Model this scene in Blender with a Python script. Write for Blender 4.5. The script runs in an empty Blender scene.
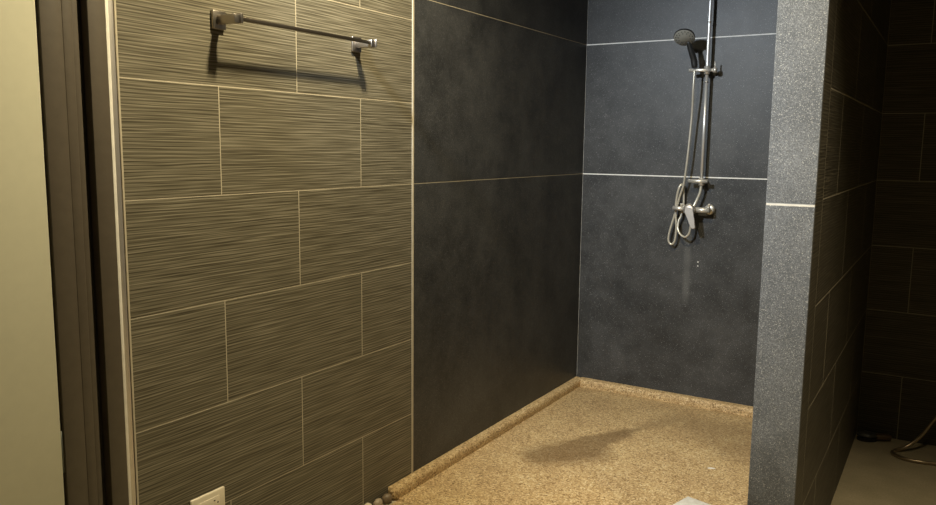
import bpy, bmesh, math, random
from mathutils import Vector, Matrix

random.seed(7)
S = bpy.context.scene
C = S.collection
PI = math.pi

# ------------------------------------------------------------------ camera
cam_d = bpy.data.cameras.new('camera')
cam = bpy.data.objects.new('camera', cam_d)
C.objects.link(cam)
RT = Vector((0.85216938, 0.52314552, 0.01122953))
UP = Vector((-0.07921079, 0.10775655, 0.99101674))
FW = Vector((-0.51723591, 0.84540362, -0.1332656))
m = Matrix.Identity(4)
for i in range(3):
    m[i][0] = RT[i]; m[i][1] = UP[i]; m[i][2] = -FW[i]
m.translation = Vector((1.71339, -2.40298, 1.30730))
cam.matrix_world = m
cam_d.sensor_fit = 'HORIZONTAL'
cam_d.sensor_width = 36.0
cam_d.lens = 792.727 * 36.0 / 936.0
cam_d.clip_start = 0.02
S.camera = cam

# ------------------------------------------------------------------ world, lights, exposure
w = bpy.data.worlds.new('world'); S.world = w
w.use_nodes = True
w.node_tree.nodes['Background'].inputs['Color'].default_value = (0.010, 0.010, 0.010, 1)
w.node_tree.nodes['Background'].inputs['Strength'].default_value = 1.0
S.view_settings.view_transform = 'Standard'
S.view_settings.look = 'None'
S.view_settings.exposure = 0.0
S.view_settings.gamma = 1.0
S.view_settings.use_curve_mapping = False

CEIL = 2.75
CZ = 2.33              # height of the cool spot, hung on a stem
WARM = (0.68, -0.66)      # ceiling downlight over the dry side
BAY_FILL = (1.90, -0.75)     # added fill lamp, unseen, to brighten the bay floor
COOL = (0.12, -1.30)      # ceiling spot aimed into the shower


def spot(name, loc, target, power, colour, angle, blend, radius):
    d = bpy.data.lights.new(name, 'SPOT')
    d.energy = power; d.color = colour
    d.spot_size = math.radians(angle); d.spot_blend = blend
    d.shadow_soft_size = radius
    o = bpy.data.objects.new(name, d); C.objects.link(o)
    o.location = loc
    o.rotation_euler = (Vector(target) - Vector(loc)).to_track_quat('-Z', 'Y').to_euler()
    return o


spot('warm_light', (WARM[0], WARM[1], CEIL - 0.035), (0.55, -0.45, 0.0), 215, (1.0, 0.85, 0.54), 140, 0.75, 0.06)
spot('cool_light', (COOL[0], COOL[1], CZ), (1.04, 1.57, 0.72), 245, (0.83, 0.92, 1.0), 76, 0.9, 0.06)
spot('bay_fill_light', (BAY_FILL[0], BAY_FILL[1], CEIL - 0.035), (BAY_FILL[0], BAY_FILL[1] + 0.45, 0.0), 165, (1.0, 0.83, 0.54), 70, 1.0, 0.05)

# ------------------------------------------------------------------ material helpers


def new_mat(name):
    mt = bpy.data.materials.new(name); mt.use_nodes = True
    nt = mt.node_tree
    b = nt.nodes['Principled BSDF']
    return mt, nt, b


def N(nt, t, **kw):
    n = nt.nodes.new(t)
    for k, v in kw.items():
        setattr(n, k, v)
    return n


def ramp(nt, stops, fac):
    r = N(nt, 'ShaderNodeValToRGB')
    e = r.color_ramp.elements
    while len(e) < len(stops):
        e.new(0.5)
    for i, (p, c) in enumerate(stops):
        e[i].position = p
        e[i].color = (c[0], c[1], c[2], 1) if not isinstance(c, (int, float)) else (c, c, c, 1)
    nt.links.new(fac, r.inputs[0])
    return r.outputs[0]


def noise(nt, vec, scale, detail=2.0, rough=0.5):
    n = N(nt, 'ShaderNodeTexNoise')
    n.inputs['Scale'].default_value = scale
    n.inputs['Detail'].default_value = detail
    n.inputs['Roughness'].default_value = rough
    if vec is not None:
        nt.links.new(vec, n.inputs['Vector'])
    return n.outputs['Fac']


def coords(nt):
    return N(nt, 'ShaderNodeTexCoord').outputs['Object']


def mapping(nt, vec, scale=(1, 1, 1), loc=(0, 0, 0)):
    mp = N(nt, 'ShaderNodeMapping')
    mp.inputs['Scale'].default_value = scale
    mp.inputs['Location'].default_value = loc
    nt.links.new(vec, mp.inputs['Vector'])
    return mp.outputs['Vector']


def mix(nt, fac, a, b, mode='MIX'):
    x = N(nt, 'ShaderNodeMix', data_type='RGBA', blend_type=mode)
    if isinstance(fac, (int, float)):
        x.inputs[0].default_value = fac
    else:
        nt.links.new(fac, x.inputs[0])
    for s, v in ((6, a), (7, b)):
        if isinstance(v, tuple):
            x.inputs[s].default_value = (v[0], v[1], v[2], 1)
        else:
            nt.links.new(v, x.inputs[s])
    return x.outputs[2]


def math_n(nt, op, a, b=None, clamp=False):
    x = N(nt, 'ShaderNodeMath', operation=op, use_clamp=clamp)
    for i, v in enumerate((a, b)):
        if v is None:
            continue
        if isinstance(v, (int, float)):
            x.inputs[i].default_value = v
        else:
            nt.links.new(v, x.inputs[i])
    return x.outputs[0]


def bump(nt, b, h, strength, dist=0.001):
    x = N(nt, 'ShaderNodeBump')
    x.inputs['Strength'].default_value = strength
    x.inputs['Distance'].default_value = dist
    nt.links.new(h, x.inputs['Height'])
    nt.links.new(x.outputs[0], b.inputs['Normal'])


def plain(name, col, rough=0.5, metal=0.0, spec=0.5, wobble=0.08):
    """a single-colour procedural material with a faint mottling"""
    mt, nt, b = new_mat(name)
    f = noise(nt, coords(nt), 40, 3)
    lo = tuple(c * (1 - wobble) for c in col); hi = tuple(min(1, c * (1 + wobble)) for c in col)
    nt.links.new(ramp(nt, [(0.3, lo), (0.7, hi)], f), b.inputs['Base Color'])
    b.inputs['Roughness'].default_value = rough
    b.inputs['Metallic'].default_value = metal
    b.inputs['Specular IOR Level'].default_value = spec
    return mt


def mat_linen_tile(name='linen_tile', k=(1.0, 1.0, 1.0)):
    mt, nt, b = new_mat(name)
    at = N(nt, 'ShaderNodeAttribute', attribute_name='tile_id')
    off = N(nt, 'ShaderNodeVectorMath', operation='SCALE'); off.inputs['Scale'].default_value = 37.0
    nt.links.new(at.outputs['Vector'], off.inputs[0])
    add = N(nt, 'ShaderNodeVectorMath', operation='ADD')
    nt.links.new(coords(nt), add.inputs[0]); nt.links.new(off.outputs[0], add.inputs[1])
    v = add.outputs[0]
    sx = N(nt, 'ShaderNodeSeparateXYZ'); nt.links.new(v, sx.inputs[0])

    def threads(period, wander, vec_scale):
        """evenly pitched woven threads that wander and fade a little along the tile"""
        w_ = math_n(nt, 'MULTIPLY', noise(nt, mapping(nt, v, vec_scale), 1.0, 1.0), wander)
        ph = math_n(nt, 'ADD', math_n(nt, 'MULTIPLY', sx.outputs[2], 2 * PI / period), w_)
        return math_n(nt, 'ADD', math_n(nt, 'MULTIPLY', math_n(nt, 'SINE', ph), 0.5), 0.5)
    t1 = threads(0.0092, 9.0, (3.5, 3.5, 45))
    t2 = threads(0.0053, 12.0, (5, 5, 70))
    c = noise(nt, mapping(nt, v, (8, 8, 420)), 1.0, 0.5, 0.5)
    d = noise(nt, mapping(nt, v, (5, 5, 60)), 1.0, 2.0, 0.5)
    s = math_n(nt, 'ADD', math_n(nt, 'MULTIPLY', t1, 0.20), math_n(nt, 'MULTIPLY', t2, 0.16))
    s = math_n(nt, 'ADD', s, math_n(nt, 'MULTIPLY', c, 0.46))
    s = math_n(nt, 'ADD', s, math_n(nt, 'MULTIPLY', d, 0.18))
    st = [(0.28, (0.050, 0.042, 0.026)), (0.44, (0.115, 0.101, 0.068)), (0.56, (0.168, 0.151, 0.108)), (0.72, (0.285, 0.258, 0.190))]
    col = ramp(nt, [(p, tuple(x * y for x, y in zip(q, k))) for p, q in st], s)
    nt.links.new(col, b.inputs['Base Color'])
    b.inputs['Roughness'].default_value = 0.55
    b.inputs['Specular IOR Level'].default_value = 0.35
    bump(nt, b, s, 0.2, 0.0008)
    return mt


def mat_slab(name, base_lo, base_hi, fleck, fleck_amt, rough, wet_base=False, streak=False):
    mt, nt, b = new_mat(name)
    v = coords(nt)
    cl = noise(nt, v, 3.2, 9, 0.68)
    cl2 = noise(nt, v, 11, 8, 0.7)
    s = math_n(nt, 'ADD', math_n(nt, 'MULTIPLY', cl, 0.6), math_n(nt, 'MULTIPLY', cl2, 0.4))
    col = ramp(nt, [(0.36, base_lo), (0.62, base_hi)], s)
    # fine stone grain
    g = noise(nt, v, 330, 1.5)
    col = mix(nt, 0.5, col, ramp(nt, [(0.35, 0.18), (0.7, 0.85)], g), 'OVERLAY')
    # bright mineral flecks of two sizes
    for sc, r0, amt in ((430, 0.42, fleck_amt), (210, 0.33, fleck_amt * 0.35)):
        vo = N(nt, 'ShaderNodeTexVoronoi'); vo.inputs['Scale'].default_value = sc
        nt.links.new(v, vo.inputs['Vector'])
        sel = N(nt, 'ShaderNodeSeparateColor'); nt.links.new(vo.outputs['Color'], sel.inputs[0])
        keep = math_n(nt, 'GREATER_THAN', sel.outputs[0], 1 - amt)
        dot = math_n(nt, 'LESS_THAN', vo.outputs['Distance'], r0)
        col = mix(nt, math_n(nt, 'MULTIPLY', keep, dot), col, fleck)
    if wet_base:                        # damp stain at the foot of the end slab
        sx = N(nt, 'ShaderNodeSeparateXYZ'); nt.links.new(v, sx.inputs[0])
        h = math_n(nt, 'ADD', sx.outputs[2], math_n(nt, 'MULTIPLY', noise(nt, v, 9, 4), -0.42))
        k = ramp(nt, [(0.10, 1.0), (0.34, 0.0)], h)
        col = mix(nt, math_n(nt, 'MULTIPLY', k, 0.62), col, (0.030, 0.031, 0.031))
    if streak:                          # lime run below the mixer
        sx = N(nt, 'ShaderNodeSeparateXYZ'); nt.links.new(v, sx.inputs[0])
        dx = math_n(nt, 'ABSOLUTE', math_n(nt, 'SUBTRACT', sx.outputs[0], 0.585))
        k = math_n(nt, 'MULTIPLY', ramp(nt, [(0.008, 1.0), (0.024, 0.0)], dx),
                   ramp(nt, [(0.50, 0.0), (0.58, 1.0), (0.88, 0.7), (0.95, 0.0)], sx.outputs[2]))
        col = mix(nt, math_n(nt, 'MULTIPLY', k, 0.12), col, (0.40, 0.40, 0.38))
    nt.links.new(col, b.inputs['Base Color'])
    rr = ramp(nt, [(0.3, rough - 0.02), (0.7, rough + 0.03)], cl2)
    nt.links.new(rr, b.inputs['Roughness'])
    b.inputs['Specular IOR Level'].default_value = 0.45
    bump(nt, b, g, 0.25, 0.0008)
    return mt


def mat_washed_stone(stain):
    mt, nt, b = new_mat('washed_stone_wet' if stain else 'washed_stone')
    v = coords(nt)
    vo = N(nt, 'ShaderNodeTexVoronoi'); vo.inputs['Scale'].default_value = 190
    nt.links.new(v, vo.inputs['Vector'])
    sel = N(nt, 'ShaderNodeSeparateColor'); nt.links.new(vo.outputs['Color'], sel.inputs[0])
    col = ramp(nt, [(0.0, (0.20, 0.125, 0.055)), (0.22, (0.40, 0.27, 0.13)), (0.55, (0.52, 0.37, 0.19)),
                    (0.85, (0.63, 0.47, 0.26)), (1.0, (0.74, 0.60, 0.38))], sel.outputs[0])
    big = noise(nt, v, 6, 4, 0.6)
    col = mix(nt, 0.55, col, ramp(nt, [(0.3, (0.36, 0.34, 0.30)), (0.7, (0.62, 0.60, 0.56))], big), 'OVERLAY')
    wet = None
    if stain:
        sx = N(nt, 'ShaderNodeSeparateXYZ'); nt.links.new(v, sx.inputs[0])
        wob = math_n(nt, 'MULTIPLY', math_n(nt, 'SUBTRACT', noise(nt, v, 7, 5, 0.65), 0.5), 0.13)

        def seg(ax, ay, bx, by, ra, rb, soft):
            """soft mask around a tapering segment on the floor"""
            L = math.hypot(bx - ax, by - ay); ux, uy = (bx - ax) / L, (by - ay) / L
            px = math_n(nt, 'SUBTRACT', sx.outputs[0], ax); py = math_n(nt, 'SUBTRACT', sx.outputs[1], ay)
            t = math_n(nt, 'DIVIDE', math_n(nt, 'ADD', math_n(nt, 'MULTIPLY', px, ux), math_n(nt, 'MULTIPLY', py, uy)), L, True)
            qx = math_n(nt, 'SUBTRACT', px, math_n(nt, 'MULTIPLY', t, bx - ax))
            qy = math_n(nt, 'SUBTRACT', py, math_n(nt, 'MULTIPLY', t, by - ay))
            dd = math_n(nt, 'SQRT', math_n(nt, 'ADD', math_n(nt, 'MULTIPLY', qx, qx), math_n(nt, 'MULTIPLY', qy, qy)))
            r = math_n(nt, 'ADD', math_n(nt, 'MULTIPLY', t, rb - ra), ra)
            e = math_n(nt, 'ADD', math_n(nt, 'SUBTRACT', dd, r), wob)
            return ramp(nt, [(0.0, 1.0), (soft, 0.0)], math_n(nt, 'ADD', e, soft * 0.5))
        m1 = STAIN_FN(nt, seg)
        wet = math_n(nt, 'MULTIPLY', m1, 0.66)
        col = mix(nt, wet, col, (0.14, 0.082, 0.034))
    nt.links.new(col, b.inputs['Base Color'])
    b.inputs['Roughness'].default_value = 0.62
    b.inputs['Specular IOR Level'].default_value = 0.4
    bump(nt, b, vo.outputs['Distance'], 0.45, 0.002)
    return mt


def STAIN_FN(nt, seg):
    a = seg(0.30, 0.52, 0.42, 0.66, 0.09, 0.13, 0.09)
    c = seg(0.40, 0.72, 0.55, 1.08, 0.085, 0.015, 0.03)
    e = math_n(nt, 'MULTIPLY', seg(0.55, 1.08, 0.66, 1.28, 0.03, 0.05, 0.06), 0.55)
    d = math_n(nt, 'MULTIPLY', seg(0.66, 1.30, 1.05, 1.16, 0.06, 0.24, 0.14), 0.50)
    a = math_n(nt, 'MAXIMUM', a, e)
    return math_n(nt, 'MAXIMUM', math_n(nt, 'MAXIMUM', a, c), d)


def mat_floor():
    mt, nt, b = new_mat('worn_brown_floor')
    v = coords(nt)
    a = noise(nt, v, 4, 5, 0.6); g = noise(nt, v, 160, 2)
    col = ramp(nt, [(0.3, (0.36, 0.31, 0.20)), (0.7, (0.50, 0.43, 0.29))], a)
    col = mix(nt, 0.3, col, ramp(nt, [(0.3, 0.3), (0.7, 0.7)], g), 'OVERLAY')
    nt.links.new(col, b.inputs['Base Color'])
    b.inputs['Roughness'].default_value = 0.5
    bump(nt, b, g, 0.2, 0.001)
    return mt


def mat_pebble(name, lo, hi):
    mt, nt, b = new_mat(name)
    f = noise(nt, coords(nt), 60, 4, 0.6)
    nt.links.new(ramp(nt, [(0.3, lo), (0.7, hi)], f), b.inputs['Base Color'])
    b.inputs['Roughness'].default_value = 0.5
    return mt


M = dict(
    tile=mat_linen_tile(),
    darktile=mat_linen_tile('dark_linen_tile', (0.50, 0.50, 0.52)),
    grout=plain('tan_grout', (0.49, 0.435, 0.33), 0.85),
    grey_grout=plain('grey_grout', (0.34, 0.31, 0.24), 0.85),
    white_grout=plain('white_grout', (0.78, 0.77, 0.74), 0.7),
    slab=mat_slab('dark_stone_slab', (0.021, 0.0215, 0.022), (0.066, 0.0665, 0.067), (0.22, 0.22, 0.22), 0.055, 0.46, streak=True),
    endslab=mat_slab('flecked_stone_end', (0.125, 0.137, 0.160), (0.195, 0.211, 0.242), (0.44, 0.45, 0.47), 0.18, 0.50, wet_base=True),
    stone=mat_washed_stone(False),
    stone_wet=mat_washed_stone(True),
    floor=mat_floor(),
    ceiling=plain('ceiling_paint', (0.55, 0.52, 0.46), 0.9, wobble=0.03),
    plaster=plain('side_wall_paint', (0.10, 0.095, 0.08), 0.9, wobble=0.03),
    brown=plain('brown_frame_paint', (0.085, 0.069, 0.050), 0.45),
    groove=plain('dark_groove', (0.018, 0.015, 0.011), 0.7),
    leaf=plain('cream_door_paint', (0.51, 0.495, 0.375), 0.5, wobble=0.02),
    alu=plain('pale_edge_strip', (0.84, 0.81, 0.74), 0.35, 0.1),
    chrome=plain('brushed_steel', (0.74, 0.71, 0.65), 0.36, 0.65, wobble=0.03),
    polished=plain('polished_chrome', (0.76, 0.75, 0.73), 0.36, 0.65, wobble=0.02),
    pewter=plain('dull_steel', (0.62, 0.58, 0.54), 0.42, 0.85, wobble=0.03),
    rubber=plain('black_rubber', (0.016, 0.016, 0.016), 0.45),
    greyface=plain('grey_spray_face', (0.25, 0.245, 0.215), 0.5),
    nozzle=plain('nozzle_dots', (0.04, 0.04, 0.038), 0.6),
    hinge=plain('hinge_steel', (0.13, 0.14, 0.12), 0.5, 0.3),
    bar_reflect=plain('bar_steel_dark_reflection', (0.15, 0.125, 0.095), 0.35, 0.9, wobble=0.03),  # same steel, with its dark reflection put into the base colour
    barsteel=plain('bar_steel', (0.46, 0.41, 0.35), 0.34, 1.0, wobble=0.03),
    hose=plain('steel_hose', (0.66, 0.62, 0.53), 0.34, 0.5, wobble=0.03),
    plate=plain('cream_plastic', (0.80, 0.72, 0.57), 0.35, wobble=0.02),
    hole=plain('socket_dark', (0.02, 0.017, 0.014), 0.7),
    whitestone=mat_pebble('pale_speckled_stone', (0.62, 0.58, 0.50), (0.82, 0.80, 0.74)),
    darkhose=plain('bronze_hose', (0.46, 0.37, 0.25), 0.3, 0.85, wobble=0.03),
    bristle=plain('dark_bristle', (0.022, 0.018, 0.013), 0.9),
    brushbody=plain('dark_plastic', (0.075, 0.072, 0.064), 0.35),
    brushgrip=plain('brown_plastic', (0.12, 0.075, 0.04), 0.45),
    peb_pale=mat_pebble('pale_pebble', (0.50, 0.42, 0.30), (0.72, 0.64, 0.48)),
    peb_mid=mat_pebble('tan_pebble', (0.28, 0.22, 0.15), (0.46, 0.38, 0.27)),
    peb_dark=mat_pebble('brown_pebble', (0.13, 0.095, 0.06), (0.24, 0.18, 0.11)),
    glow=None,
)
mt, nt, b = new_mat('lamp_lens')
b.inputs['Emission Color'].default_value = (1, 0.85, 0.6, 1); b.inputs['Emission Strength'].default_value = 4.0
b.inputs['Base Color'].default_value = (0.9, 0.9, 0.85, 1)
M['glow'] = mt

# ------------------------------------------------------------------ mesh helpers


class MB:
    def __init__(self):
        self.bm = bmesh.new()
        self.mats = []
        self.layer = None

    def mi(self, key):
        if key not in self.mats:
            self.mats.append(key)
        return self.mats.index(key)

    def box(self, lo, hi, key, bev=0.0, seg=2, rnd=False):
        bm = self.bm
        r = bmesh.ops.create_cube(bm, size=1.0)
        vs = r['verts']
        c = [(a + b_) / 2 for a, b_ in zip(lo, hi)]; s = [b_ - a for a, b_ in zip(lo, hi)]
        for v in vs:
            v.co = Vector((c[0] + v.co.x * s[0], c[1] + v.co.y * s[1], c[2] + v.co.z * s[2]))
        fs = set(f for v in vs for f in v.link_faces)
        if bev > 0:
            es = list(set(e for v in vs for e in v.link_edges))
            q = bmesh.ops.bevel(bm, geom=es, offset=bev, segments=seg, profile=0.5, affect='EDGES')
            fs = set(f for f in fs if f.is_valid) | set(q['faces'])
            allv = set(v for f in fs for v in f.verts)
            fs = set(f for v in allv for f in v.link_faces)
        i = self.mi(key)
        for f in fs:
            f.material_index = i
            if bev > 0 and seg > 1:
                f.smooth = True
        if rnd:
            if self.layer is None:
                self.layer = bm.loops.layers.float_color.new('tile_id')
            col = (random.random(), random.random(), random.random(), 1)
            for f in fs:
                for l in f.loops:
                    l[self.layer] = col
        return list(set(v for f in fs for v in f.verts))

    def tube(self, pts, r, key, n=12, radii=None, cap=True):
        bm = self.bm; i = self.mi(key)
        pts = [Vector(p) for p in pts]
        rings = []; nrm = None
        for k, p in enumerate(pts):
            a = pts[max(k - 1, 0)]; b_ = pts[min(k + 1, len(pts) - 1)]
            t = (b_ - a).normalized()
            if nrm is None:
                nrm = t.orthogonal().normalized()
            else:
                nrm = (nrm - t * nrm.dot(t)).normalized()
            bn = t.cross(nrm)
            rr = radii[k] if radii else r
            rings.append([bm.verts.new(p + rr * (math.cos(2 * PI * q / n) * nrm + math.sin(2 * PI * q / n) * bn)) for q in range(n)])
        for A, B in zip(rings, rings[1:]):
            for q in range(n):
                f = bm.faces.new((A[q], A[(q + 1) % n], B[(q + 1) % n], B[q])); f.smooth = True; f.material_index = i
        if cap:
            f = bm.faces.new(list(reversed(rings[0]))); f.material_index = i
            f = bm.faces.new(rings[-1]); f.material_index = i

    def lathe(self, prof, origin, axis, key, n=28):
        """prof = [(radius, height)] turned about axis through origin"""
        bm = self.bm; i = self.mi(key)
        q = Vector((0, 0, 1)).rotation_difference(Vector(axis).normalized())
        o = Vector(origin); rings = []
        for r, h in prof:
            if r < 1e-6:
                rings.append([bm.verts.new(o + q @ Vector((0, 0, h)))])
            else:
                rings.append([bm.verts.new(o + q @ Vector((r * math.cos(2 * PI * k / n), r * math.sin(2 * PI * k / n), h))) for k in range(n)])
        for A, B in zip(rings, rings[1:]):
            for k in range(n):
                k2 = (k + 1) % n
                if len(A) == 1 and len(B) == 1:
                    continue
                if len(A) == 1:
                    f = bm.faces.new((A[0], B[k2], B[k]))
                elif len(B) == 1:
                    f = bm.faces.new((A[k], A[k2], B[0]))
                else:
                    f = bm.faces.new((A[k], A[k2], B[k2], B[k]))
                f.material_index = i; f.smooth = True

    def prism(self, outline, lo, hi, axis, key, bev=0.0):
        """outline = 2-D points; axis is the extrusion axis 0/1/2"""
        bm = self.bm; i = self.mi(key)

        def at(p, h):
            if axis == 0: return (h, p[0], p[1])
            if axis == 1: return (p[0], h, p[1])
            return (p[0], p[1], h)
        A = [bm.verts.new(at(p, lo)) for p in outline]; B = [bm.verts.new(at(p, hi)) for p in outline]
        fs = [bm.faces.new(list(reversed(A))), bm.faces.new(B)]
        k = len(A)
        for q in range(k):
            fs.append(bm.faces.new((A[q], A[(q + 1) % k], B[(q + 1) % k], B[q])))
        for f in fs:
            f.material_index = i
        if bev:
            es = [e for e in fs[0].edges] + [e for e in fs[1].edges]
            r = bmesh.ops.bevel(bm, geom=es, offset=bev, segments=2, affect='EDGES')
            for f in r['faces']:
                f.material_index = i; f.smooth = True

    def build(self, name, parent=None, loc=None):
        bmesh.ops.recalc_face_normals(self.bm, faces=self.bm.faces[:])
        me = bpy.data.meshes.new(name)
        if loc is not None:
            for v in self.bm.verts:
                v.co -= Vector(loc)
        self.bm.to_mesh(me); self.bm.free()
        for k in self.mats:
            me.materials.append(M[k])
        o = bpy.data.objects.new(name, me); C.objects.link(o)
        if loc is not None:
            o.location = loc
        if parent is not None:
            o.parent = parent
            o.matrix_parent_inverse = parent_inv(parent)
        return o


def parent_inv(p):
    """things are Empties with a location; every part mesh is built in world space"""
    return Matrix.Translation(p.location).inverted() if p.type == 'EMPTY' else Matrix.Identity(4)


def tag(o, label, cat, group=None):
    o['label'] = label; o['category'] = cat
    if group:
        o['group'] = group
    return o


def thing(name, loc, label, cat, group=None):
    o = bpy.data.objects.new(name, None); C.objects.link(o)
    o.empty_display_size = 0.05
    o.location = loc
    return tag(o, label, cat, group)


def structure(o):
    o['kind'] = 'structure'
    return o


def part_label(o, s):
    o['label'] = s
    return o


def smooth_path(pts, n=10):
    """Catmull-Rom through the points"""
    P = [Vector(p) for p in pts]; P = [2 * P[0] - P[1]] + P + [2 * P[-1] - P[-2]]
    out = []
    for i in range(1, len(P) - 2):
        for k in range(n):
            t = k / n; a, b_, c, d = P[i - 1:i + 3]
            out.append(0.5 * ((2 * b_) + (c - a) * t + (2 * a - 5 * b_ + 4 * c - d) * t * t + (3 * b_ - a - 3 * c + d) * t ** 3))
    out.append(P[-2])
    return out


# ------------------------------------------------------------------ setting
L = 1.5696          # shower back wall
TH = 0.294          # tile row
ZC = 1.1661         # slab seam / tile row line
ZB = 1.8406         # upper slab seam
G = 0.0026
XP0, XP1, YP, YT, YF = 1.2927, 1.4127, -0.2203, -0.085, 1.5925
XR, YN = 3.2, -3.4  # right wall, near wall
DY0, DY1 = -2.30, -1.203   # door opening in the left wall (frame outer edges)
DT = 0.008


def tiles_run(mb, plane, u0, u1, z_lo, z_hi, zline, joint, face, sign, g=G, gv=None, key='tile'):
    """half-bond 0.6 x 0.294 tiles on the plane x=face ('x') or y=face ('y'); joint(row) gives a joint position"""
    gv = gv or g
    k = math.floor((z_lo - zline) / TH)
    while zline + k * TH < z_hi - 1e-4:
        a = max(zline + k * TH + g / 2, z_lo); b_ = min(zline + (k + 1) * TH - g / 2, z_hi)
        j = joint(k); n = math.floor((u0 - j) / 0.6) - 1
        while j + n * 0.6 < u1:
            p = max(j + n * 0.6 + gv / 2, u0); q = min(j + (n + 1) * 0.6 - gv / 2, u1)
            if q - p > 0.004 and b_ - a > 0.004:
                f0, f1 = min(face, face - sign * DT), max(face, face - sign * DT)
                if plane == 'x':
                    mb.box((f0, p, a), (f1, q, b_), key, bev=0.0009, seg=1, rnd=True)
                else:
                    mb.box((p, f0, a), (q, f1, b_), key, bev=0.0009, seg=1, rnd=True)
            n += 1
        k += 1


# floor, ceiling
mb = MB(); mb.box((-0.12, YN - 0.12, -0.12), (XR + 0.12, YF + 0.12, 0.0), 'floor'); structure(mb.build('floor'))
mb = MB(); mb.box((-0.12, YN - 0.12, CEIL), (XR + 0.12, YF + 0.12, CEIL + 0.1), 'ceiling'); structure(mb.build('ceiling'))

# left wall: grout bed, linen tiles, door opening
mb = MB()
mb.box((-0.12, DY1, 0), (-0.0006, YF + 0.1, CEIL), 'grout')
mb.box((-0.12, YN, 0), (-0.0006, DY0, CEIL), 'grout')
mb.box((-0.12, DY0, 2.14), (-0.0006, DY1, CEIL), 'grout')
def jl2(k):
    # row k spans ZC+k*TH .. ; seen joints: row 0 (above seam) at -0.3/-0.9, row -1 at -0.6, row 1 at -0.6
    return -0.300 if k % 2 == 0 else -0.600
mbt = mb
tiles_run(mbt, 'x', DY1, -0.006, 0.0, CEIL, ZC, jl2, 0.0, 1)
tiles_run(mbt, 'x', YN, DY0, 0.0, CEIL, ZC, jl2, 0.0, 1)
tiles_run(mbt, 'x', DY0, DY1, 2.14, CEIL, ZC, jl2, 0.0, 1)
wall_left = structure(mb.build('wall_left'))


def slab_cladding(mb, plane, u0, u1, f0, f1, key='slab', zs=(0.0, ZC, ZB, CEIL), g=0.004):
    for a, b_ in zip(zs, zs[1:]):
        lo = a + (g / 2 if a > 0 else 0); hi = b_ - (g / 2 if b_ < CEIL else 0)
        if plane == 'x':
            mb.box((f0, u0, lo), (f1, u1, hi), key, bev=0.0008, seg=1)
        else:
            mb.box((u0, f0, lo), (u1, f1, hi), key, bev=0.0008, seg=1)


mb = MB()
slab_cladding(mb, 'x', 0.004, L, -0.010, 0.0015, g=0.003)
for z in (ZC, ZB):
    mb.box((-0.010, 0.004, z - 0.0021), (0.0006, L, z + 0.0021), 'grout')
o = mb.build('slab_cladding', wall_left); part_label(o, 'dark stone slabs on the shower end of the tiled wall')
mb = MB()
mb.box((-0.006, -0.006, 0.0), (0.0022, 0.004, CEIL), 'grout')
part_label(mb.build('grout_seam', wall_left), 'pale upright seam between tile and stone slab')

# back wall: shower slabs, then linen tiles behind the partition
mb = MB()
mb.box((-0.12, YF + 0.0006, 0), (XR + 0.12, YF + 0.12, CEIL), 'grey_grout')
mb.box((0.0, L + 0.0006, 0), (XP0 + 0.02, YF, CEIL), 'white_grout')
tiles_run(mb, 'y', XP1, XR, 0.0, CEIL, 0.0, lambda k: 1.577 if k % 2 == 0 else 1.277, YF - 0.0, -1, key='darktile')
wall_back = structure(mb.build('wall_back'))
mb = MB()
slab_cladding(mb, 'y', 0.0018, XP0 + 0.02, L, L + 0.010, g=0.005)
part_label(mb.build('slab_cladding', wall_back), 'dark stone slabs with white seams behind the shower rail')

mb = MB()
for z in (0.741, 0.721):  # pair of small white marks raised on the slab face
    mb.lathe([(0, 0), (0.0035, 0), (0.003, 0.0012), (0, 0.0015)], (0.640, L, z), (0, -1, 0), 'white_grout', 12)
part_label(mb.build('wall_spot', wall_back), 'two tiny white spots below the mixer')

# partition
mb = MB()
mb.box((XP0 + 0.010, YP + 0.012, 0), (XP1 - 0.010, L + 0.02, CEIL), 'white_grout')
mb.box((XP1 - 0.012, YT - 0.02, 0), (XP1 - 0.0004, YF - 0.002, CEIL), 'grey_grout')
slab_cladding(mb, 'x', YP + 0.01, L, XP0, XP0 + 0.012)
tiles_run(mb, 'x', YT + G, YF - 0.010, 0.0, CEIL, 0.0, lambda k: 0.20 if k % 2 == 0 else 0.505, XP1, 1, g=0.0034, gv=0.0085, key='darktile')
wall_partition = structure(mb.build('wall_partition'))
mb = MB()
slab_cladding(mb, 'y', XP0, XP1, YP, YP + 0.012, key='endslab', g=0.007)
mb.box((XP0 + 0.001, YP + 0.0009, ZC - 0.0033), (XP1 - 0.001, YP + 0.013, ZC + 0.0033), 'white_grout')
part_label(mb.build('end_slab', wall_partition), 'grey flecked stone facing with one white seam')
mb = MB()
slab_cladding(mb, 'x', YP + 0.0125, YT, XP1 - 0.012, XP1 - 0.0002, key='darktile', zs=(0.0, CEIL))
part_label(mb.build('return_tile', wall_partition), 'narrow upright tile strip beside the stone end')

# right and near walls (outside the frame)
mb = MB(); mb.box((XR, YN, 0), (XR + 0.12, YF, CEIL), 'plaster'); structure(mb.build('wall_right'))
mb = MB(); mb.box((-0.12, YN - 0.12, 0), (XR + 0.12, YN, CEIL), 'plaster'); structure(mb.build('wall_near'))

# edge strip between tile and door frame
mb = MB()
mb.box((-0.004, -1.2065, 0.0), (0.003, -1.2008, 2.15), 'grout', bev=0.0008, seg=1)
mb.box((-0.010, -1.2092, 0.0), (0.001, -1.2067, 2.15), 'groove')
mb.box((-0.010, -1.2262, 0.0), (0.005, -1.2094, 2.15), 'pewter', bev=0.003)
mb.box((-0.010, -1.2385, 0.0), (0.012, -1.2265, 2.15), 'alu', bev=0.003, seg=2)
structure(mb.build('trim_1'))

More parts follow.
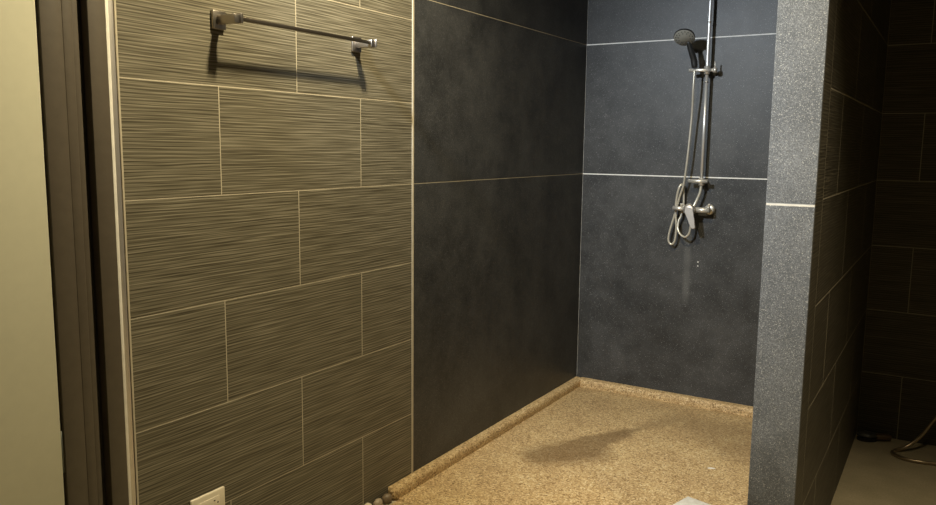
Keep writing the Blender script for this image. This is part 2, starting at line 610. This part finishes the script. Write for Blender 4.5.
# door in the left wall: frame, leaf, hinges, handle
mb = MB()
for s in (0, 1):
    def Y(a, b_):
        """mirror the jamb profile for the far side of the opening"""
        if s == 0:
            return a, b_
        mid = (DY0 + DY1 - 0.03) / 2
        return 2 * mid - b_, 2 * mid - a
    for (ya, yb, x0, x1, key) in ((-1.2850, -1.2390, -0.10, 0.018, 'brown'), (-1.3040, -1.2850, -0.10, -0.004, 'groove'),
                                  (-1.3200, -1.3035, -0.10, 0.010, 'brown'), (-1.3450, -1.3210, -0.10, 0.0165, 'brown'),
                                  (-1.3970, -1.3460, -0.10, 0.019, 'brown')):
        a, b_ = Y(ya, yb)
        mb.box((x0, a, 0.0), (x1, b_, 2.05), key, bev=0.0018, seg=2)
    a, b_ = Y(-1.4030, -1.3970)
    mb.box((-0.10, a, 0.0), (-0.02, b_, 2.05), 'groove')
mb.box((-0.10, DY0, 2.05), (0.019, -1.2390, 2.14), 'brown', bev=0.002)
door = structure(mb.build('door_1'))
mb = MB()
mb.box((-0.035, -2.145, 0.008), (0.016, -1.4020, 2.04), 'leaf', bev=0.003)
part_label(mb.build('door_leaf', door), 'plain cream door leaf')
for z in (0.60, 1.86):
    mb = MB()
    mb.tube([(0.011, -1.3995, z - 0.05), (0.011, -1.3995, z + 0.05)], 0.0045, 'hinge')
    mb.build('hinge', door)
mb = MB()
mb.lathe([(0.0, 0.0), (0.026, 0.0), (0.026, 0.006), (0.010, 0.010), (0.010, 0.04), (0.024, 0.045), (0.027, 0.06), (0.018, 0.072), (0, 0.074)],
         (0.016, -2.08, 1.0), (1, 0, 0), 'chrome')
mb.build('door_handle', door)

# ------------------------------------------------------------------ shower base
base = thing('shower_tray', (0.65, 0.6, 0.0), 'tan washed-stone shower floor with a low curb along two walls', 'shower floor')
mb = MB()
mb.box((0.002, -0.149, 0.0002), (XP0 - 0.001, L - 0.001, 0.006), 'stone_wet', bev=0.002)
mb.box((0.048, -0.360, 0.0002), (XP0 - 0.001, -0.1515, 0.006), 'stone', bev=0.002)
mb.build('floor_slab', base)


prof = [(0.0, 0.0003), (0.0, 0.045), (0.026, 0.0455), (0.034, 0.043), (0.039, 0.037), (0.042, 0.026), (0.043, 0.0003)]
mb = MB(); mb.prism([(0.0018 + a, h) for a, h in prof], -0.166, L - 0.002, 1, 'stone', bev=0.009); mb.build('curb', base)
mb = MB(); mb.prism([(L - 0.001 - a * 1.1, h) for a, h in prof], 0.030, XP0 - 0.002, 0, 'stone', bev=0.002); mb.build('curb', base)

# ------------------------------------------------------------------ shower set on the back wall
RX, RY = 0.652, 1.515
shower = thing('shower_set', (RX, L, 1.0), 'chrome shower rail with mixer tap on the dark back wall', 'shower')
mb = MB()
mb.tube([(RX, RY, 1.135), (RX, RY, 1.67)], 0.0080, 'polished', 16)
mb.tube(smooth_path([(RX, RY, 1.66), (RX, RY, 1.95), (RX, RY, 2.06), (RX, RY - 0.03, 2.105), (RX, RY - 0.10, 2.12), (RX, RY - 0.33, 2.12)], 8), 0.0080, 'polished', 16)
for z in (1.625, 1.905):
    mb.tube([(RX, RY, z - 0.004), (RX, RY, z + 0.004)], 0.0095, 'pewter', 16)
mb.build('rail', shower)
mb = MB()
mb.lathe([(0, 0.045), (0.012, 0.045), (0.014, 0.012), (0.05, 0.010), (0.10, 0.004), (0.10, -0.004), (0, -0.004)], (RX, RY - 0.33, 2.085), (0, 0, 1), 'polished')
mb.build('rain_head', shower)
# slider bracket holding the hand shower
mb = MB()
mb.tube([(RX - 0.078, 1.478, 1.680), (RX - 0.004, 1.500, 1.680), (RX + 0.032, RY - 0.004, 1.680)], 0.0085, 'chrome', 14)
mb.tube([(RX, RY, 1.662), (RX, RY, 1.700)], 0.0145, 'chrome', 16)
sl = mb.build('slider_bracket', shower)
mb = MB()
mb.lathe([(0, 0), (0.012, 0), (0.013, 0.014), (0.009, 0.018), (0, 0.018)], (RX + 0.030, RY - 0.004, 1.680), (1, 0, 0), 'chrome')
mb.tube([(RX + 0.039, RY - 0.006, 1.684), (RX + 0.039, RY - 0.010, 1.720)], 0.0035, 'chrome', 8)
mb.build('knob', sl)
# lower wall bracket
mb = MB()
mb.tube([(RX - 0.062, RY - 0.012, 1.149), (RX + 0.034, RY - 0.012, 1.149)], 0.0095, 'chrome', 14)
mb.tube([(RX + 0.010, RY, 1.148), (RX + 0.010, L + 0.001, 1.148)], 0.010, 'chrome', 14)
mb.tube([(RX, RY, 1.128), (RX, RY, 1.164)], 0.0135, 'chrome', 16)
mb.build('wall_bracket', shower)
# supply pipe from bracket to mixer
MX, MY, MZ = 0.612, 1.505, 1.008
mb = MB()
mb.tube(smooth_path([(RX, RY, 1.135), (RX - 0.004, RY, 1.095), (RX - 0.018, RY - 0.002, 1.055), (RX - 0.032, MY, MZ + 0.012)], 8), 0.0065, 'hose', 12)
mb.build('supply_pipe', shower)
# mixer body
mb = MB()
mb.tube([(MX - 0.092, MY, MZ + 0.004), (MX - 0.030, MY, MZ + 0.002)], 0.0105, 'chrome', 18)
mb.tube([(MX + 0.012, MY, MZ), (MX + 0.090, MY, MZ)], 0.0135, 'chrome', 18)
mb.tube([(MX - 0.035, MY, MZ), (MX + 0.015, MY, MZ)], 0.020, 'chrome', 18)
for dx in (-0.030, 0.074):
    mb.tube([(MX + dx, MY, MZ), (MX + dx, L + 0.001, MZ)], 0.011, 'chrome', 14)
    mb.lathe([(0, 0), (0.026, 0), (0.024, 0.008), (0.012, 0.011), (0, 0.011)], (MX + dx, L, MZ), (0, -1, 0), 'chrome')
mb.lathe([(0, 0), (0.006, 0), (0.006, 0.014), (0.008, 0.016), (0.007, 0.020), (0, 0.021)], (MX + 0.086, MY, MZ + 0.012), (0, 0, 1), 'chrome', 12)
mb.lathe([(0, 0), (0.006, 0), (0.006, 0.012), (0.008, 0.014), (0.007, 0.018), (0, 0.019)], (MX - 0.050, MY, MZ + 0.010), (0, 0, 1), 'chrome', 12)
mix_o = mb.build('mixer_body', shower)
mb = MB()
mb.lathe([(0, 0), (0.022, 0), (0.027, 0.006), (0.027, 0.022), (0.023, 0.027), (0, 0.028)], (MX - 0.002, MY - 0.016, MZ), (0, -1, 0), 'pewter')
ol = [(MX - 0.024, MZ - 0.008), (MX - 0.018, MZ + 0.015), (MX + 0.008, MZ + 0.018), (MX + 0.022, MZ - 0.002), (MX + 0.026, MZ - 0.050), (MX + 0.036, MZ - 0.084), (MX + 0.031, MZ - 0.091), (MX + 0.015, MZ - 0.091), (MX + 0.009, MZ - 0.083), (MX - 0.004, MZ - 0.045)]
mb.prism(ol, MY - 0.044, MY - 0.030, 1, 'pewter', bev=0.003)
part_label(mb.build('lever', mix_o), 'flat dull steel lever pointing down')

# hand shower: head, handle, hose
HS = Vector((0.602, 1.480, 1.686))
HD = Vector((0.580, 1.440, 1.800))
hand = thing('hand_shower', HS, 'round grey hand shower with black handle and looped steel hose', 'hand shower')
ax = Vector((0.10, -0.66, -0.75)).normalized()          # spray direction
mb = MB()
p = smooth_path([HS + Vector((0, 0, 0.004)), HS + Vector((-0.001, -0.001, 0.015)), HS + Vector((-0.005, -0.006, 0.045)), HD + Vector((0.006, 0.018, -0.030)), HD + Vector((-0.004, 0.004, 0.012))], 6)
n_ = len(p)
mb.tube(p, 0.012, 'rubber', 16, radii=[0.0115 + 0.004 * math.sin(PI * min(1, k / (n_ - 1) * 1.2)) for k in range(n_)])
part_label(mb.build('handle', hand), 'black hand shower handle')
mb = MB()
HC = Vector((0.563, 1.422, 1.833))
mb.lathe([(0, -0.014), (0.018, -0.0135), (0.040, -0.006), (0.0490, 0.001), (0.0500, 0.006), (0.048, 0.010)], HC, ax, 'rubber', 32)
head = mb.build('spray_head', hand)
mb = MB()
mb.lathe([(0.049, 0.008), (0.046, 0.0115), (0.022, 0.0125), (0.019, 0.0145), (0, 0.015)], HC, ax, 'greyface', 32)
q = Vector((0, 0, 1)).rotation_difference(ax)
for rr, nn in ((0.028, 10), (0.039, 16)):
    for k in range(nn):
        a = 2 * PI * k / nn
        c0 = HC + q @ Vector((rr * math.cos(a), rr * math.sin(a), 0.0118))
        mb.lathe([(0.0026, 0), (0.0022, 0.0022), (0, 0.0024)], c0, ax, 'nozzle', 6)
part_label(mb.build('spray_face', head), 'grey round face dotted with nozzles')
# hose path (real positions in the shower: x, y, z)
hp = [HS + Vector((0, 0, -0.002)), HS + Vector((-0.002, 0, -0.10)), (0.593, 1.500, 1.45), (0.580, 1.504, 1.25), (0.565, 1.514, 1.13),
      (0.544, 1.526, 1.065), (0.524, 1.532, 0.985), (0.500, 1.532, 0.890), (0.496, 1.532, 0.845), (0.511, 1.532, 0.826),
      (0.528, 1.532, 0.845), (0.533, 1.531, 0.91), (0.526, 1.530, 1.00), (0.529, 1.528, 1.06), (0.540, 1.526, 1.112), (0.553, 1.534, 1.128),
      (0.560, 1.542, 1.09), (0.560, 1.544, 1.02), (0.553, 1.540, 0.975), (0.543, 1.535, 0.945), (0.543, 1.528, 0.905), (0.560, 1.518, 0.880), (0.586, 1.510, 0.870), (0.606, 1.506, 0.890),
      (0.612, 1.505, 0.93), (0.612, 1.505, 0.990)]
mb = MB()
pts = smooth_path(hp, 10)
mb.tube(pts, 0.0050, 'hose', 10, radii=[0.0050 + (0.0004 if k % 2 else 0) for k in range(len(pts))])
mb.build('hose', hand)

# ------------------------------------------------------------------ towel bar
tb = thing('towel_bar', (0.0, -0.61, 1.63), 'brushed steel towel bar mounted high on the streaky brown tiles', 'towel bar')
TX, TZ = 0.068, 1.634
mb = MB()
mb.box((TX - 0.005, -0.892, TZ - 0.005), (TX + 0.005, -0.329, TZ + 0.005), 'bar_reflect', bev=0.001)
mb.build('bar', tb)
for y in (-0.898, -0.326):
    mb = MB()
    mb.box((0.0002, y - 0.022, TZ - 0.026), (0.009, y + 0.022, TZ + 0.022), 'barsteel', bev=0.0015)
    mb.build('wall_plate', tb)
    mb = MB()
    mb.box((0.009, y - 0.009, TZ - 0.014), (TX + 0.008, y + 0.009, TZ + 0.009), 'barsteel', bev=0.001)
    mb.build('post', tb)
    mb = MB()
    e = y - 0.0 if y < -0.6 else y
    s = 1 if y < -0.6 else -1
    if y > -0.6:
        mb.box((TX - 0.012, y + 0.0092, TZ - 0.014), (TX + 0.012, y + 0.0125, TZ + 0.012), 'barsteel', bev=0.001)
    else:
        mb.box((TX - 0.012, y + 0.0092, TZ - 0.013), (TX + 0.012, y + 0.018, TZ + 0.013), 'barsteel', bev=0.001)
    mb.build('end_cap', tb)

# ------------------------------------------------------------------ power outlet
out = thing('power_outlet', (0.0, -0.985, 0.29), 'cream plastic power outlet low on the tiled wall', 'outlet')
OY0, OY1, OZ0, OZ1 = -1.046, -0.928, 0.263, 0.3395
mb = MB()
mb.box((0.0002, OY0, OZ0), (0.009, OY1, OZ1), 'plate', bev=0.004, seg=3)
mb.build('cover_plate', out)
mb = MB()
mb.box((0.006, OY0 + 0.022, OZ0 + 0.017), (0.0102, OY1 - 0.022, OZ1 - 0.017), 'plate', bev=0.0012)
sk = mb.build('socket_face', out)
for y in (-1.018, -0.967):
    mb = MB()
    for dz, w_ in ((0.0105, 0.0018), (-0.0055, 0.0015)):
        mb.box((0.0098, y - 0.004, 0.3015 + dz - 0.0016), (0.01045, y + 0.002, 0.3015 + dz + 0.0016), 'hole')
    mb.lathe([(0.0024, 0), (0.0024, 0.0006), (0, 0.0006)], (0.0099, y + 0.011, 0.3035), (1, 0, 0), 'hole', 12)
    part_label(mb.build('socket_slots', sk), 'dark socket openings')

# ------------------------------------------------------------------ small things on the floors
rot = math.radians(-15)
sp = MB()
sp.box((0.0, -0.13, 0.0062), (0.13, 0.0, 0.013), 'whitestone', bev=0.002)
for v in sp.bm.verts:
    x, y = v.co.x, v.co.y
    v.co.x = 0.950 + x * math.cos(rot) - y * math.sin(rot)
    v.co.y = 0.448 + x * math.sin(rot) + y * math.cos(rot)
tag(sp.build('stone_plate', loc=(0.99, 0.37, 0.0062)), 'pale square stone plate lying on the tan shower floor', 'plate')

mb = MB()
pts = [(0.938, 0.768, 0.0080), (0.946, 0.771, 0.0085), (0.957, 0.775, 0.0086), (0.967, 0.778, 0.0080)]
mb.tube(smooth_path(pts, 5), 0.004, 'whitestone', 10, radii=[0.0018 + 0.0028 * math.sin(PI * (k + 0.3) / 15.6) for k in range(16)])
for v in mb.bm.verts:
    v.co.z = 0.0062 + max(0, (v.co.z - 0.0062) * 0.7)
tag(mb.build('soap_sliver', loc=(0.95, 0.775, 0.0062)), 'small pale sliver lying on the wet tan shower floor', 'soap')


def pebble(c, r, key, label, seed):
    bm = MB(); i = bm.mi(key)
    rn = random.Random(seed)
    bmesh.ops.create_icosphere(bm.bm, subdivisions=3, radius=1.0)
    k1, k2, k3 = [Vector((rn.uniform(-1, 1), rn.uniform(-1, 1), rn.uniform(-1, 1))).normalized() for _ in range(3)]
    for v in bm.bm.verts:
        n = v.co.normalized()
        s = 1 + 0.10 * n.dot(k1) ** 2 - 0.12 * max(0, n.dot(k2)) ** 2 + 0.05 * math.sin(3 * n.dot(k3))
        v.co = Vector((n.x * r[0] * s, n.y * r[1] * s, n.z * r[2] * s))
    zmin = min(v.co.z for v in bm.bm.verts)
    for v in bm.bm.verts:
        v.co += Vector((c[0], c[1], -zmin + 0.0005))
    for f in bm.bm.faces:
        f.smooth = True; f.material_index = i
    return tag(bm.build('pebble', loc=(c[0], c[1], 0.0)), label, 'pebble', 'pebbles beside the curb')


pebble((0.019, -0.298, 0), (0.016, 0.020, 0.021), 'peb_pale', 'pale pebble by the tiled wall, farthest from the tan curb', 3)
pebble((0.019, -0.238, 0), (0.016, 0.020, 0.0165), 'peb_mid', 'tan pebble between the pale pebble and the dark pebble', 5)
pebble((0.022, -0.190, 0), (0.018, 0.021, 0.0165), 'peb_dark', 'dark brown pebble touching the end of the tan curb', 9)

# hose lying in the right-hand bay
hs = thing('bidet_hose', (1.75, 1.40, 0.0), 'bronze spray hose curled on the brown floor of the dark bay', 'hose')
hp = [(2.02, 1.575, 0.43), (2.00, 1.545, 0.40), (1.93, 1.53, 0.34), (1.80, 1.515, 0.245), (1.722, 1.495, 0.160), (1.672, 1.47, 0.075), (1.622, 1.445, 0.024),
      (1.582, 1.415, 0.0095), (1.572, 1.385, 0.0085), (1.588, 1.352, 0.0085), (1.625, 1.328, 0.0085), (1.68, 1.325, 0.0085), (1.745, 1.340, 0.0085), (1.86, 1.35, 0.0085), (2.02, 1.30, 0.0085), (2.10, 1.22, 0.0085), (2.12, 1.10, 0.0105)]
mb = MB()
pts = smooth_path(hp, 10)
mb.tube(pts, 0.0078, 'darkhose', 12, radii=[0.0075 + (0.0005 if k % 2 else 0) for k in range(len(pts))])
mb.build('flexible_tube', hs)
mb = MB()
mb.lathe([(0, 0), (0.028, 0), (0.026, 0.006), (0.011, 0.009), (0.011, 0.05), (0, 0.05)], (2.02, YF - 0.0005, 0.47), (0, -1, 0), 'chrome')
mb.tube([(2.02, YF - 0.030, 0.475), (2.02, YF - 0.030, 0.425)], 0.010, 'chrome', 14)
mb.tube([(2.02, YF - 0.048, 0.47), (2.02, YF - 0.066, 0.47)], 0.015, 'chrome', 14)
mb.build('wall_valve', hs)
mb = MB()
mb.tube([(2.12, 1.11, 0.012), (2.12, 1.06, 0.0125), (2.12, 1.02, 0.014), (2.115, 0.99, 0.016)], 0.01, 'chrome', 14, radii=[0.010, 0.0115, 0.012, 0.0145])
mb.build('spray_nozzle', hs)

# dark scrubbing brush in the corner
br = thing('scrubbing_brush', (1.475, 1.525, 0.0), 'small dark scrubbing brush on the floor in the dark corner', 'brush')
ang = math.radians(24)


def turned(mb, ox, oy):
    for v in mb.bm.verts:
        x, y = v.co.x, v.co.y
        v.co.x = ox + x * math.cos(ang) - y * math.sin(ang)
        v.co.y = oy + x * math.sin(ang) + y * math.cos(ang)


ell = [(0.046 * math.cos(2 * PI * k / 24), 0.030 * math.sin(2 * PI * k / 24)) for k in range(24)]
mb = MB(); mb.prism([(x * 0.9, y * 0.9) for x, y in ell], 0.0004, 0.016, 2, 'bristle'); turned(mb, 1.462, 1.505); mb.build('bristles', br)
mb = MB(); mb.prism(ell, 0.0158, 0.036, 2, 'brushbody', bev=0.008); turned(mb, 1.462, 1.505); mb.build('brush_head', br)
mb = MB(); mb.box((0.036, -0.016, 0.008), (0.100, 0.016, 0.032), 'brushgrip', bev=0.006, seg=3); turned(mb, 1.462, 1.505)
part_label(mb.build('grip', br), 'brown stub handle')

# ------------------------------------------------------------------ ceiling fittings
for (x, y), lab in ((WARM, 'round recessed ceiling downlight above the towel bar wall'), (BAY_FILL, 'added fill downlight, unseen, lighting the dark bay floor')):  # the second fitting is added to house the bay fill lamp
    t = thing('ceiling_downlight', (x, y, CEIL), lab, 'ceiling light')
    mb = MB(); mb.lathe([(0.050, 0.0), (0.072, -0.001), (0.075, -0.006), (0.062, -0.010), (0.050, -0.006), (0.050, 0.0)], (x, y, CEIL - 0.0004), (0, 0, 1), 'plate', 36); mb.build('ring', t)
    mb = MB(); mb.lathe([(0.0, 0.0), (0.0495, 0.0), (0.0495, -0.003), (0, -0.003)], (x, y, CEIL - 0.0006), (0, 0, 1), 'glow', 36); mb.build('lens', t)
t = thing('ceiling_spotlight', (COOL[0], COOL[1], CEIL), 'small ceiling spotlight aimed into the dark shower', 'ceiling light')
d = (Vector((1.04, 1.57, 0.72)) - Vector((COOL[0], COOL[1], CZ))).normalized()
p0 = Vector((COOL[0], COOL[1], CZ))
mb = MB(); mb.lathe([(0, 0), (0.045, 0), (0.045, -0.012), (0.008, -0.015), (0.008, -(CEIL - CZ) + 0.05), (0, -(CEIL - CZ) + 0.05)], (COOL[0], COOL[1], CEIL - 0.0004), (0, 0, 1), 'plate'); mb.build('mount', t)
mb = MB(); mb.lathe([(0, -0.095), (0.030, -0.090), (0.042, -0.055), (0.042, -0.040)], p0, d, 'plate'); sh = mb.build('lamp_shade', t)
mb = MB(); mb.lathe([(0, -0.048), (0.0405, -0.048), (0.0405, -0.044), (0, -0.044)], p0, d, 'glow'); mb.build('lens', sh)
